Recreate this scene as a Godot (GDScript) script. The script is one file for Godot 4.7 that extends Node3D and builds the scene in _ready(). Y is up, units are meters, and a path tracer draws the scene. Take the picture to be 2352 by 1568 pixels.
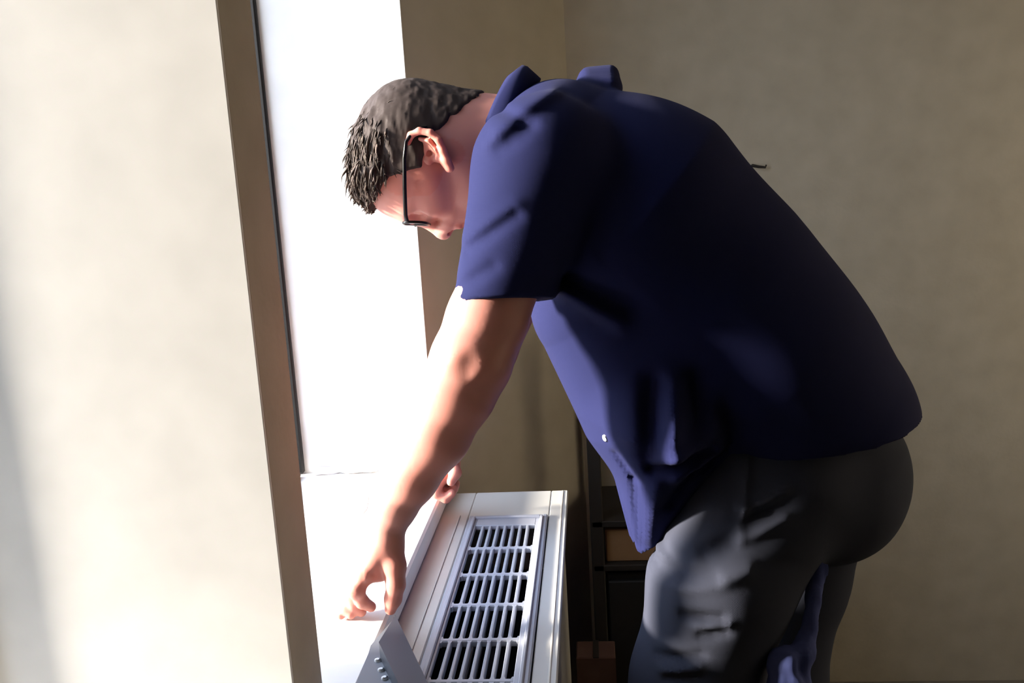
extends Node3D
# A man bends over a fan coil unit beneath a bright window and reaches for the sill.

const WALL := -0.345          # inner face of the window wall
const SILL := 0.85            # height of the sill
const TOP := 0.805            # height of the unit's top
var M := {}
var rng := RandomNumberGenerator.new()

func _ready() -> void:
	# ---- camera
	var cam := Camera3D.new()
	cam.name = "camera"
	cam.fov = 40.945
	cam.near = 0.02
	cam.position = Vector3(0, 1.46, 0)
	cam.rotation_order = EULER_ORDER_YXZ
	cam.rotation_degrees = Vector3(-10.6, 5.2, -3.4)
	add_child(cam)
	cam.current = true
	# ---- sky, sun, exposure
	var we := WorldEnvironment.new()
	we.name = "world_environment"
	var env := Environment.new()
	var sm := ProceduralSkyMaterial.new()
	sm.sky_top_color = Color(0.80, 0.88, 1.0)
	sm.sky_horizon_color = Color(0.95, 0.97, 1.0)
	sm.ground_horizon_color = Color(0.62, 0.60, 0.57)
	sm.ground_bottom_color = Color(0.42, 0.40, 0.37)
	sm.sky_energy_multiplier = 2.4
	sm.ground_energy_multiplier = 2.4
	var sky := Sky.new()
	sky.sky_material = sm
	env.background_mode = Environment.BG_SKY
	env.sky = sky
	env.tonemap_mode = Environment.TONE_MAPPER_LINEAR
	env.tonemap_exposure = 1.13
	env.sdfgi_enabled = true
	env.ssao_enabled = true
	env.ssil_enabled = true
	we.environment = env
	add_child(we)
	var sun := DirectionalLight3D.new()
	sun.name = "sun"
	sun.light_color = Color(1.0, 0.96, 0.90)
	sun.light_energy = 8.5
	sun.light_angular_distance = 6.0
	sun.shadow_enabled = true
	sun.look_at_from_position(Vector3.ZERO, Vector3(0.975, -0.228, -0.14), Vector3.UP)
	add_child(sun)
	# ---- the place, then the things in it, then the man
	rng.seed = 7
	make_materials()
	build_room()
	build_windows()
	build_unit()
	build_rack()
	build_small_things()
	build_person()

# ------------------------------------------------------------------ helpers
func mat(c: Color, rough := 0.8, metal := 0.0) -> StandardMaterial3D:
	var m := StandardMaterial3D.new()
	m.albedo_color = c
	m.roughness = rough
	m.metallic = metal
	m.metallic_specular = 0.4
	return m

func noise_tex(freq: float, seed_: int, ramp: Gradient = null, as_normal := false, bump := 4.0) -> NoiseTexture2D:
	var n := FastNoiseLite.new()
	n.seed = seed_
	n.frequency = freq
	n.fractal_octaves = 3
	var t := NoiseTexture2D.new()
	t.width = 512
	t.height = 512
	t.seamless = true
	t.noise = n
	t.as_normal_map = as_normal
	t.bump_strength = bump
	if ramp: t.color_ramp = ramp
	return t

func ramp2(a: Color, b: Color) -> Gradient:
	var g := Gradient.new()
	g.set_color(0, a)
	g.set_color(1, b)
	return g

func plaster(c: Color, seed_: int, rough := 0.9) -> StandardMaterial3D:
	var m := mat(Color.WHITE, rough)
	m.albedo_texture = noise_tex(0.012, seed_, ramp2(c.darkened(0.05), c.lightened(0.04)))
	m.normal_enabled = true
	m.normal_texture = noise_tex(0.09, seed_ + 5, null, true, 1.6)
	m.normal_scale = 0.10
	m.uv1_triplanar = true
	m.uv1_world_triplanar = true
	m.uv1_scale = Vector3.ONE * 1.4
	return m

func weave() -> ImageTexture:
	var im := Image.create(128, 128, false, Image.FORMAT_RGB8)
	for y in 128:
		for x in 128:
			var over := ((x / 4) + (y / 4)) % 2 == 0
			var u := float(x % 4) / 3.0 - 0.5
			var v := float(y % 4) / 3.0 - 0.5
			var h := 0.75 - (v * v if over else u * u) * 1.4 + (0.12 if over else 0.0)
			im.set_pixel(x, y, Color(h, h, h))
	im.bump_map_to_normal_map(1.5)
	return ImageTexture.create_from_image(im)

func cloth(c: Color, wv: Texture2D, scale_: float, sheen: float) -> StandardMaterial3D:
	var m := mat(c, 0.88)
	m.metallic_specular = 0.2
	m.normal_enabled = true
	m.normal_texture = wv
	m.normal_scale = 0.25
	m.uv1_triplanar = true
	m.uv1_scale = Vector3.ONE * scale_
	m.rim_enabled = sheen > 0.0
	m.rim = sheen
	m.rim_tint = 0.6
	return m

func make_materials() -> void:
	M.wall = plaster(Color(0.70, 0.667, 0.60), 3)
	M.reveal = plaster(Color(0.90, 0.89, 0.875), 13)
	M.reveal.normal_enabled = false
	M.ceiling = plaster(Color(0.80, 0.78, 0.74), 23)
	M.sill = plaster(Color(0.92, 0.91, 0.895), 33, 0.6)
	M.floor = plaster(Color(0.46, 0.44, 0.41), 43, 0.6)
	M.ground = plaster(Color(0.50, 0.49, 0.46), 53)
	M.frame = mat(Color(0.06, 0.055, 0.05), 0.5)
	M.glass = mat(Color(0.95, 0.98, 1.0, 0.06), 0.02)
	M.glass.transparency = BaseMaterial3D.TRANSPARENCY_ALPHA
	M.added_film = mat(Color(0.10, 0.10, 0.10, 0.18), 0.02)  # tint added to the second pane, dims the light on its reveal
	M.added_film.transparency = BaseMaterial3D.TRANSPARENCY_ALPHA
	M.white_metal = mat(Color(0.79, 0.78, 0.755), 0.42)
	M.beige_metal = mat(Color(0.80, 0.775, 0.73), 0.5)
	M.grille = mat(Color(0.68, 0.69, 0.725), 0.45)
	M.dark = mat(Color(0.035, 0.035, 0.045), 0.8)
	M.fin = mat(Color(0.17, 0.17, 0.20), 0.5, 0.3)
	M.slate = mat(Color(0.225, 0.24, 0.275), 0.5)
	M.slate_lit = mat(Color(0.43, 0.44, 0.46), 0.5)  # the cover's slate made paler, light on the flange put into its colour
	M.rivet = mat(Color(0.92, 0.92, 0.92), 0.3)
	M.rack = mat(Color(0.16, 0.14, 0.12), 0.7)
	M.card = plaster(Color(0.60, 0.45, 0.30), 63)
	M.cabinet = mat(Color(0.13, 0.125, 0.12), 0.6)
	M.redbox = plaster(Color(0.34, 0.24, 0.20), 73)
	var wv := weave()
	M.shirt = cloth(Color(0.105, 0.117, 0.25), wv, 22.0, 0.12)
	M.pants = cloth(Color(0.21, 0.22, 0.265), wv, 18.0, 0.1)
	M.rag = cloth(Color(0.30, 0.33, 0.52), wv, 18.0, 0.1)
	M.skin = mat(Color(0.765, 0.525, 0.475), 0.46)
	M.skin.vertex_color_use_as_albedo = true
	M.skin.subsurf_scatter_enabled = true
	M.skin.subsurf_scatter_strength = 0.12
	M.skin.normal_enabled = true
	M.skin.normal_texture = noise_tex(0.12, 91, null, true, 1.5)
	M.skin.normal_scale = 0.12
	M.skin.uv1_triplanar = true
	M.skin.uv1_scale = Vector3.ONE * 9.0
	M.hair = mat(Color.WHITE, 0.65)
	M.hair.metallic_specular = 0.25
	M.hair.vertex_color_use_as_albedo = true
	M.shoe = mat(Color(0.05, 0.045, 0.04), 0.5)
	M.button = mat(Color(0.92, 0.92, 0.90), 0.25)
	M.black = mat(Color(0.02, 0.018, 0.018), 0.3)
	M.lens = mat(Color(0.96, 0.98, 1.0, 0.05), 0.02)
	M.lens.transparency = BaseMaterial3D.TRANSPARENCY_ALPHA
	M.eye = mat(Color(0.85, 0.82, 0.80), 0.2)

func numbered(called: String, parent: Node) -> String:
	if not parent.has_node(NodePath(called)): return called
	var k := 1
	while parent.has_node(NodePath("%s_%03d" % [called, k])): k += 1
	return "%s_%03d" % [called, k]

func thing(called: String, label: String, category: String, at := Vector3.ZERO, group := "") -> Node3D:
	var o := Node3D.new()
	o.name = numbered(called, self)
	add_child(o, true)
	o.position = at
	o.set_meta("label", label)
	o.set_meta("category", category)
	if group: o.set_meta("group", group)
	return o

# commits geometry given in world space as a mesh under its parent
func obj(called: String, st: SurfaceTool, m: Material, parent: Node = null) -> MeshInstance3D:
	return put(called, st.commit(), m, parent)

func put(called: String, mesh: Mesh, m: Material, parent: Node = null) -> MeshInstance3D:
	var o := MeshInstance3D.new()
	var to: Node = parent if parent else self
	o.name = numbered(called, to)
	o.mesh = mesh
	o.material_override = m
	to.add_child(o, true)
	if parent and parent is Node3D: o.position = -base_of(parent)
	return o

func base_of(n: Node) -> Vector3:
	var v := Vector3.ZERO
	while n is Node3D and n != self:
		v += (n as Node3D).position
		n = n.get_parent()
	return v

func structure(o: Node, label := "", category := "") -> Node:
	o.set_meta("kind", "structure")
	if label: o.set_meta("label", label)
	if category: o.set_meta("category", category)
	return o

func new_st() -> SurfaceTool:
	var st := SurfaceTool.new()
	st.begin(Mesh.PRIMITIVE_TRIANGLES)
	return st

func tri(st: SurfaceTool, a: Vector3, b: Vector3, c: Vector3) -> void:
	var n := (c - a).cross(b - a).normalized()
	for v in [a, b, c]:
		st.set_normal(n)
		st.add_vertex(v)

func quad(st: SurfaceTool, a: Vector3, b: Vector3, c: Vector3, d: Vector3) -> void:
	tri(st, a, b, c)
	tri(st, a, c, d)

# convex hull-ish bevelled box between two corners
func box(st: SurfaceTool, lo: Vector3, hi: Vector3, bev := 0.002) -> void:
	var c := (lo + hi) * 0.5
	var h := (hi - lo) * 0.5
	var e: float = minf(bev, minf(h.x, minf(h.y, h.z)) * 0.45)
	var hs := [h.x, h.y, h.z]
	for ax in 3:
		var b := (ax + 1) % 3
		var d := (ax + 2) % 3
		for s in [-1.0, 1.0]:
			# face
			var p := []
			for k in [[-1, -1], [1, -1], [1, 1], [-1, 1]]:
				var v := Vector3.ZERO
				v[ax] = s * hs[ax]
				v[b] = k[0] * (hs[b] - e)
				v[d] = k[1] * (hs[d] - e)
				p.append(c + v)
			if s > 0: quad(st, p[0], p[3], p[2], p[1])
			else: quad(st, p[0], p[1], p[2], p[3])
	for ax in 3:      # edges parallel to ax
		var b := (ax + 1) % 3
		var d := (ax + 2) % 3
		for sb in [-1.0, 1.0]:
			for sd in [-1.0, 1.0]:
				var p := []
				for k in [[-1, 0], [1, 0], [1, 1], [-1, 1]]:
					var v := Vector3.ZERO
					v[ax] = k[0] * (hs[ax] - e)
					v[b] = sb * (hs[b] - (e if k[1] == 1 else 0.0))
					v[d] = sd * (hs[d] - (e if k[1] == 0 else 0.0))
					p.append(c + v)
				if sb * sd > 0: quad(st, p[0], p[3], p[2], p[1])
				else: quad(st, p[0], p[1], p[2], p[3])
	for sx in [-1.0, 1.0]:
		for sy in [-1.0, 1.0]:
			for sz in [-1.0, 1.0]:
				var a := c + Vector3(sx * h.x, sy * (h.y - e), sz * (h.z - e))
				var b2 := c + Vector3(sx * (h.x - e), sy * h.y, sz * (h.z - e))
				var d2 := c + Vector3(sx * (h.x - e), sy * (h.y - e), sz * h.z)
				if sx * sy * sz > 0: tri(st, a, d2, b2)
				else: tri(st, a, b2, d2)

# vertical prism over a polygon of (x, z), any winding
func prism(st: SurfaceTool, poly: PackedVector2Array, y0: float, y1: float, bev := 0.0) -> void:
	if Geometry2D.is_polygon_clockwise(poly): poly.reverse()
	var n := poly.size()
	var top := poly
	if bev > 0.0:
		var ins := Geometry2D.offset_polygon(poly, -bev)
		if ins.size() == 1 and ins[0].size() == n:
			# match the start of the inset ring with the outer one
			var best := 0
			for k in n:
				if ins[0][k].distance_to(poly[0]) < ins[0][best].distance_to(poly[0]): best = k
			top = PackedVector2Array()
			for k in n: top.append(ins[0][(best + k) % n])
		else: bev = 0.0
	var idx := Geometry2D.triangulate_polygon(top)
	for k in range(0, idx.size(), 3):
		var a := top[idx[k]]; var b := top[idx[k + 1]]; var c := top[idx[k + 2]]
		var up := (b - a).cross(c - a) > 0
		if not up:
			var t := b; b = c; c = t
		tri(st, v3(a, y1), v3(b, y1), v3(c, y1))
	idx = Geometry2D.triangulate_polygon(poly)
	for k in range(0, idx.size(), 3):
		var a := poly[idx[k]]; var b := poly[idx[k + 1]]; var c := poly[idx[k + 2]]
		if (b - a).cross(c - a) > 0:
			var t := b; b = c; c = t
		tri(st, v3(a, y0), v3(b, y0), v3(c, y0))
	for k in n:
		var a := poly[k]; var b := poly[(k + 1) % n]
		quad(st, v3(a, y0), v3(a, y1 - bev), v3(b, y1 - bev), v3(b, y0)) if false else quad(st, v3(b, y0), v3(b, y1 - bev), v3(a, y1 - bev), v3(a, y0))
		if bev > 0.0:
			var c := top[k]; var d := top[(k + 1) % n]
			quad(st, v3(b, y1 - bev), v3(d, y1), v3(c, y1), v3(a, y1 - bev))

func v3(p: Vector2, y: float) -> Vector3:
	return Vector3(p.x, y, p.y)

# swept tube through points with a radius at each
func tube(st: SurfaceTool, pts: Array, radii: Array, sides := 8, caps := true, squash := 1.0) -> void:
	var rings := []
	var up := Vector3(0.31, 0.9, 0.27).normalized()
	for i in pts.size():
		var t: Vector3 = (pts[mini(i + 1, pts.size() - 1)] - pts[maxi(i - 1, 0)]).normalized()
		var a := up.cross(t).normalized()
		if a.length() < 0.5: a = Vector3.RIGHT.cross(t).normalized()
		var b := t.cross(a)
		up = b
		var ring := []
		for k in sides:
			var f := TAU * k / sides
			ring.append([pts[i] + (a * cos(f) * squash + b * sin(f)) * radii[i], (a * cos(f) / squash + b * sin(f)).normalized()])
		rings.append(ring)
	for i in pts.size() - 1:
		for k in sides:
			var k2 := (k + 1) % sides
			for q in [[i, k], [i + 1, k], [i + 1, k2], [i, k], [i + 1, k2], [i, k2]]:
				st.set_normal(rings[q[0]][q[1]][1])
				st.add_vertex(rings[q[0]][q[1]][0])
	if caps:
		for e in [0, pts.size() - 1]:
			for k in range(1, sides - 1):
				if e == 0: tri(st, rings[e][0][0], rings[e][k][0], rings[e][k + 1][0])
				else: tri(st, rings[e][0][0], rings[e][k + 1][0], rings[e][k][0])

# ------------------------------------------------------------------ signed distance fields and surface nets
class Field:
	var a := PackedVector3Array()
	var ab := PackedVector3Array()
	var inv := PackedFloat32Array()
	var ra := PackedFloat32Array()
	var dr := PackedFloat32Array()
	var k := PackedFloat32Array()
	var sz := PackedFloat32Array()      # squeeze across the body
	var neg := PackedByteArray()
	var cp := PackedVector3Array()      # a plane that clips one bone (normal, zero for none)
	var cd := PackedFloat32Array()
	var post = null
	func add(p: Vector3, q: Vector3, r0: float, r1: float, kk := 0.02, s := 1.0, clip := Vector3.ZERO, at := Vector3.ZERO, minus := false) -> void:
		a.append(p)
		ab.append(q - p)
		var l := (q - p) * Vector3(1, 1, s)
		inv.append(1.0 / maxf(l.length_squared(), 1e-9))
		ra.append(r0)
		dr.append(r1 - r0)
		k.append(kk)
		sz.append(s)
		neg.append(1 if minus else 0)
		cp.append(clip)
		cd.append(clip.dot(at))
	func sub(p: Vector3, q: Vector3, r0: float, r1: float, kk := 0.005) -> void:
		add(p, q, r0, r1, kk, 1.0, Vector3.ZERO, Vector3.ZERO, true)
	func chain(pts: Array, radii: Array, kk := 0.02, s := 1.0) -> void:
		for i in pts.size() - 1: add(pts[i], pts[i + 1], radii[i], radii[i + 1], kk, s)
	func at(p: Vector3) -> float:
		var d := 10.0
		for i in a.size():
			var q := p - a[i]
			var l := ab[i]
			var s := sz[i]
			q.z *= s
			l.z *= s
			var h := clampf(q.dot(l) * inv[i], 0.0, 1.0)
			var e := (q - l * h).length() - ra[i] - dr[i] * h
			var c := cp[i]
			if c != Vector3.ZERO: e = maxf(e, c.dot(p) - cd[i])
			var kk := k[i]
			if neg[i] == 1:
				var g := maxf(kk - absf(d + e), 0.0) / kk
				d = maxf(d, -e) + g * g * kk * 0.25
			else:
				var g := maxf(kk - absf(d - e), 0.0) / kk
				d = minf(d, e) - g * g * kk * 0.25
		if post != null and d < 0.05 and d > -0.05: d = post.call(p, d)
		return d
	# lo..hi box, mesh arrays: [vertices, normals, indices]
	func net(lo: Vector3, hi: Vector3, cell: float) -> Array:
		var nb := Vector3i(((hi - lo) / (cell * 4.0)).ceil())
		var n := nb * 4 + Vector3i.ONE
		var val := PackedFloat32Array()
		val.resize(n.x * n.y * n.z)
		val.fill(1e3)
		var sx := 1
		var sy := n.x
		var szz := n.x * n.y
		var hot := []
		var far := PackedFloat32Array()
		var reach := cell * 4.0 * 0.866 * 1.5 + 0.012
		for bz in nb.z:
			for by in nb.y:
				for bx in nb.x:
					var d := at(lo + (Vector3(bx, by, bz) * 4.0 + Vector3(2, 2, 2)) * cell)
					if absf(d) < reach: hot.append(Vector3i(bx, by, bz) * 4)
					elif d < 0.0: pass
		for b in hot:
			for z in range(b.z, b.z + 5):
				for y in range(b.y, b.y + 5):
					var i: int = b.x + y * sy + z * szz
					for x in range(b.x, b.x + 5):
						if val[i] > 999.0: val[i] = at(lo + Vector3(x, y, z) * cell)
						i += 1
		var verts := PackedVector3Array()
		var norms := PackedVector3Array()
		var index := PackedInt32Array()
		var cellv := {}
		for b in hot:
			for z in range(b.z, b.z + 4):
				for y in range(b.y, b.y + 4):
					for x in range(b.x, b.x + 4):
						var i: int = x + y * sy + z * szz
						var v0 := val[i]; var v1 := val[i + 1]; var v2 := val[i + sy]; var v3 := val[i + sy + 1]
						var j := i + szz
						var v4 := val[j]; var v5 := val[j + 1]; var v6 := val[j + sy]; var v7 := val[j + sy + 1]
						var m := int(v0 < 0) + int(v1 < 0) + int(v2 < 0) + int(v3 < 0) + int(v4 < 0) + int(v5 < 0) + int(v6 < 0) + int(v7 < 0)
						if m == 0 or m == 8: continue
						var s := Vector3.ZERO
						var c := 0
						if (v0 < 0) != (v1 < 0): s += Vector3(v0 / (v0 - v1), 0, 0); c += 1
						if (v2 < 0) != (v3 < 0): s += Vector3(v2 / (v2 - v3), 1, 0); c += 1
						if (v4 < 0) != (v5 < 0): s += Vector3(v4 / (v4 - v5), 0, 1); c += 1
						if (v6 < 0) != (v7 < 0): s += Vector3(v6 / (v6 - v7), 1, 1); c += 1
						if (v0 < 0) != (v2 < 0): s += Vector3(0, v0 / (v0 - v2), 0); c += 1
						if (v1 < 0) != (v3 < 0): s += Vector3(1, v1 / (v1 - v3), 0); c += 1
						if (v4 < 0) != (v6 < 0): s += Vector3(0, v4 / (v4 - v6), 1); c += 1
						if (v5 < 0) != (v7 < 0): s += Vector3(1, v5 / (v5 - v7), 1); c += 1
						if (v0 < 0) != (v4 < 0): s += Vector3(0, 0, v0 / (v0 - v4)); c += 1
						if (v1 < 0) != (v5 < 0): s += Vector3(1, 0, v1 / (v1 - v5)); c += 1
						if (v2 < 0) != (v6 < 0): s += Vector3(0, 1, v2 / (v2 - v6)); c += 1
						if (v3 < 0) != (v7 < 0): s += Vector3(1, 1, v3 / (v3 - v7)); c += 1
						s /= c
						var fx := s.x; var fy := s.y; var fz := s.z
						var gx := lerpf(lerpf(v1 - v0, v3 - v2, fy), lerpf(v5 - v4, v7 - v6, fy), fz)
						var gy := lerpf(lerpf(v2 - v0, v3 - v1, fx), lerpf(v6 - v4, v7 - v5, fx), fz)
						var gz := lerpf(lerpf(v4 - v0, v5 - v1, fx), lerpf(v6 - v2, v7 - v3, fx), fy)
						cellv[i] = verts.size()
						verts.append(lo + (Vector3(x, y, z) + s) * cell)
						norms.append(Vector3(gx, gy, gz).normalized())
		for i in cellv:
			var v0 := val[i]
			var inside := v0 < 0.0
			for e in 3:
				var st: int = [sx, sy, szz][e]
				if (val[i + st] < 0.0) == inside: continue
				var o1: int = [sy, szz, sx][e]
				var o2: int = [szz, sx, sy][e]
				if not (cellv.has(i - o1) and cellv.has(i - o2) and cellv.has(i - o1 - o2)): continue
				var p: int = cellv[i]; var q: int = cellv[i - o1]; var r: int = cellv[i - o1 - o2]; var t: int = cellv[i - o2]
				if inside: index.append_array([p, r, q, p, t, r])
				else: index.append_array([p, q, r, p, r, t])
		return [verts, norms, index]

func add_net(st_arrays: Array, net: Array, color = null) -> void:
	var off: int = st_arrays[0].size()
	st_arrays[0].append_array(net[0])
	st_arrays[1].append_array(net[1])
	for v in net[0]: st_arrays[3].append(color.call(v) if color != null else Color.WHITE)
	var idx: PackedInt32Array = net[2]
	for i in idx.size(): idx[i] += off
	st_arrays[2].append_array(idx)

func empty_arrays() -> Array:
	return [PackedVector3Array(), PackedVector3Array(), PackedInt32Array(), PackedColorArray()]

func to_mesh(s: Array) -> ArrayMesh:
	var arr := []
	arr.resize(Mesh.ARRAY_MAX)
	arr[Mesh.ARRAY_VERTEX] = s[0]
	arr[Mesh.ARRAY_NORMAL] = s[1]
	arr[Mesh.ARRAY_COLOR] = s[3]
	arr[Mesh.ARRAY_INDEX] = s[2]
	var m := ArrayMesh.new()
	m.add_surface_from_arrays(Mesh.PRIMITIVE_TRIANGLES, arr)
	return m

# ------------------------------------------------------------------ the room
func build_room() -> void:
	# window wall: the window, a pier, and a second opening added for light
	var s := new_st()
	var xo := -0.72
	box(s, Vector3(xo, 0, -0.991), Vector3(WALL, 2.75, -0.895), 0.003)                 # pier
	box(s, Vector3(xo, 0, -1.83), Vector3(WALL, 0.81, -0.991), 0.001)                  # below the windows
	box(s, Vector3(xo, 0, -0.895), Vector3(WALL, 0.81, -0.42), 0.001)
	box(s, Vector3(xo, 2.4, -1.83), Vector3(WALL, 2.75, -0.991), 0.001)                # above them
	box(s, Vector3(xo, 2.4, -0.895), Vector3(WALL, 2.75, -0.42), 0.001)
	box(s, Vector3(xo, 0, -0.42), Vector3(WALL, 2.75, 3.5), 0.003)
	structure(obj("wall_left", s, M.wall))
	# pale plaster lining of the recess, and of the added second one
	s = new_st()
	box(s, Vector3(xo, 0.81, -1.834), Vector3(WALL + 0.001, 2.404, -1.829), 0.0005)
	box(s, Vector3(xo, 2.398, -1.829), Vector3(WALL - 0.001, 2.404, -0.992), 0.0005)
	structure(obj("trim_1", s, M.reveal))
	s = new_st()
	box(s, Vector3(xo, 0.81, -0.896), Vector3(WALL + 0.0005, 2.404, -0.891), 0.0005)
	structure(obj("added_trim_2", s, M.reveal))
	# the wall turns a little into the room beyond the window
	s = new_st()
	prism(s, PackedVector2Array([Vector2(WALL, -1.834), Vector2(-0.018, -2.44), Vector2(-0.018, -2.6), Vector2(xo, -2.6), Vector2(xo, -1.834)]), 0, 2.75)
	structure(obj("wall_corner", s, M.wall))
	s = new_st()
	box(s, Vector3(-0.2, 0, -2.6), Vector3(2.1, 2.75, -2.4), 0.001)
	structure(obj("wall_back", s, M.wall))
	s = new_st()
	box(s, Vector3(1.9, 0, -2.4), Vector3(2.1, 2.75, -0.8), 0.001)  # out of view, set close so its sunlit face brightens the back walls
	box(s, Vector3(2.1, 0, -1.0), Vector3(4.6, 2.75, -0.8), 0.001)
	box(s, Vector3(4.4, 0, -0.8), Vector3(4.6, 2.75, 3.5), 0.001)  # stepped outward, to keep the man's near side dark
	structure(obj("unseen_wall_right", s, M.wall))
	s = new_st()
	box(s, Vector3(xo, 0, 3.5), Vector3(4.6, 2.75, 3.7), 0.001)
	structure(obj("wall_front", s, M.wall))
	s = new_st()
	box(s, Vector3(xo, -0.15, -2.6), Vector3(4.6, 0, 3.7), 0.001)
	structure(obj("floor", s, M.floor))
	s = new_st()
	box(s, Vector3(xo, 2.75, -2.6), Vector3(4.6, 2.9, 3.7), 0.001)
	structure(obj("ceiling", s, M.ceiling))
	# sill board with a nosing that stands proud of the wall
	s = new_st()
	box(s, Vector3(-0.66, 0.81, -1.829), Vector3(-0.307, SILL, -0.42), 0.004)
	structure(obj("trim_3", s, M.sill))

func build_windows() -> void:
	var spans := [[-1.829, -0.992, -0.66, -0.626], [-0.891, -0.425, -0.715, -0.69]]
	for k in 2:
		var z0: float = spans[k][0]; var z1: float = spans[k][1]; var x0: float = spans[k][2]; var x1: float = spans[k][3]
		var w := Node3D.new()
		w.name = "window_%d" % (k + 1)  # the second window is added, its glass out of view, to light its reveal
		add_child(w)
		structure(w)
		var s := new_st()
		box(s, Vector3(x0 - 0.012, SILL + 0.002, z0), Vector3(x1, 2.397, z0 + 0.014), 0.003)
		box(s, Vector3(x0 - 0.012, SILL + 0.002, z1 - 0.03 if k == 0 else -0.6), Vector3(x1, 2.397, z1), 0.003)  # second window: wide added post keeps its light off the man
		box(s, Vector3(x0 - 0.012, SILL + 0.002, z0 + 0.03), Vector3(x1, SILL + 0.014, z1 - 0.03), 0.003)
		box(s, Vector3(x0 - 0.012, 2.36, z0 + 0.03), Vector3(x1, 2.397, z1 - 0.03), 0.003)
		obj("window_frame", s, M.frame, w)
		s = new_st()
		box(s, Vector3(x0 + 0.006, SILL + 0.01, z0 + 0.01), Vector3(x0 + 0.012, 2.365, z1 - 0.025), 0.0005)
		obj("pane", s, M.glass if k == 0 else M.added_film, w)
	# outside: an unseen fin added against sun on the second window, and the ground
	var f := new_st()
	box(f, Vector3(-1.1, -3.0, -0.56), Vector3(-0.72, 2.9, -0.45), 0.003)
	structure(obj("added_wall_fin", f, M.wall))
	f = new_st()
	box(f, Vector3(-40, -3.2, -40), Vector3(-0.9, -3.0, 40), 0.001)
	structure(obj("ground", f, M.ground))

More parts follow.
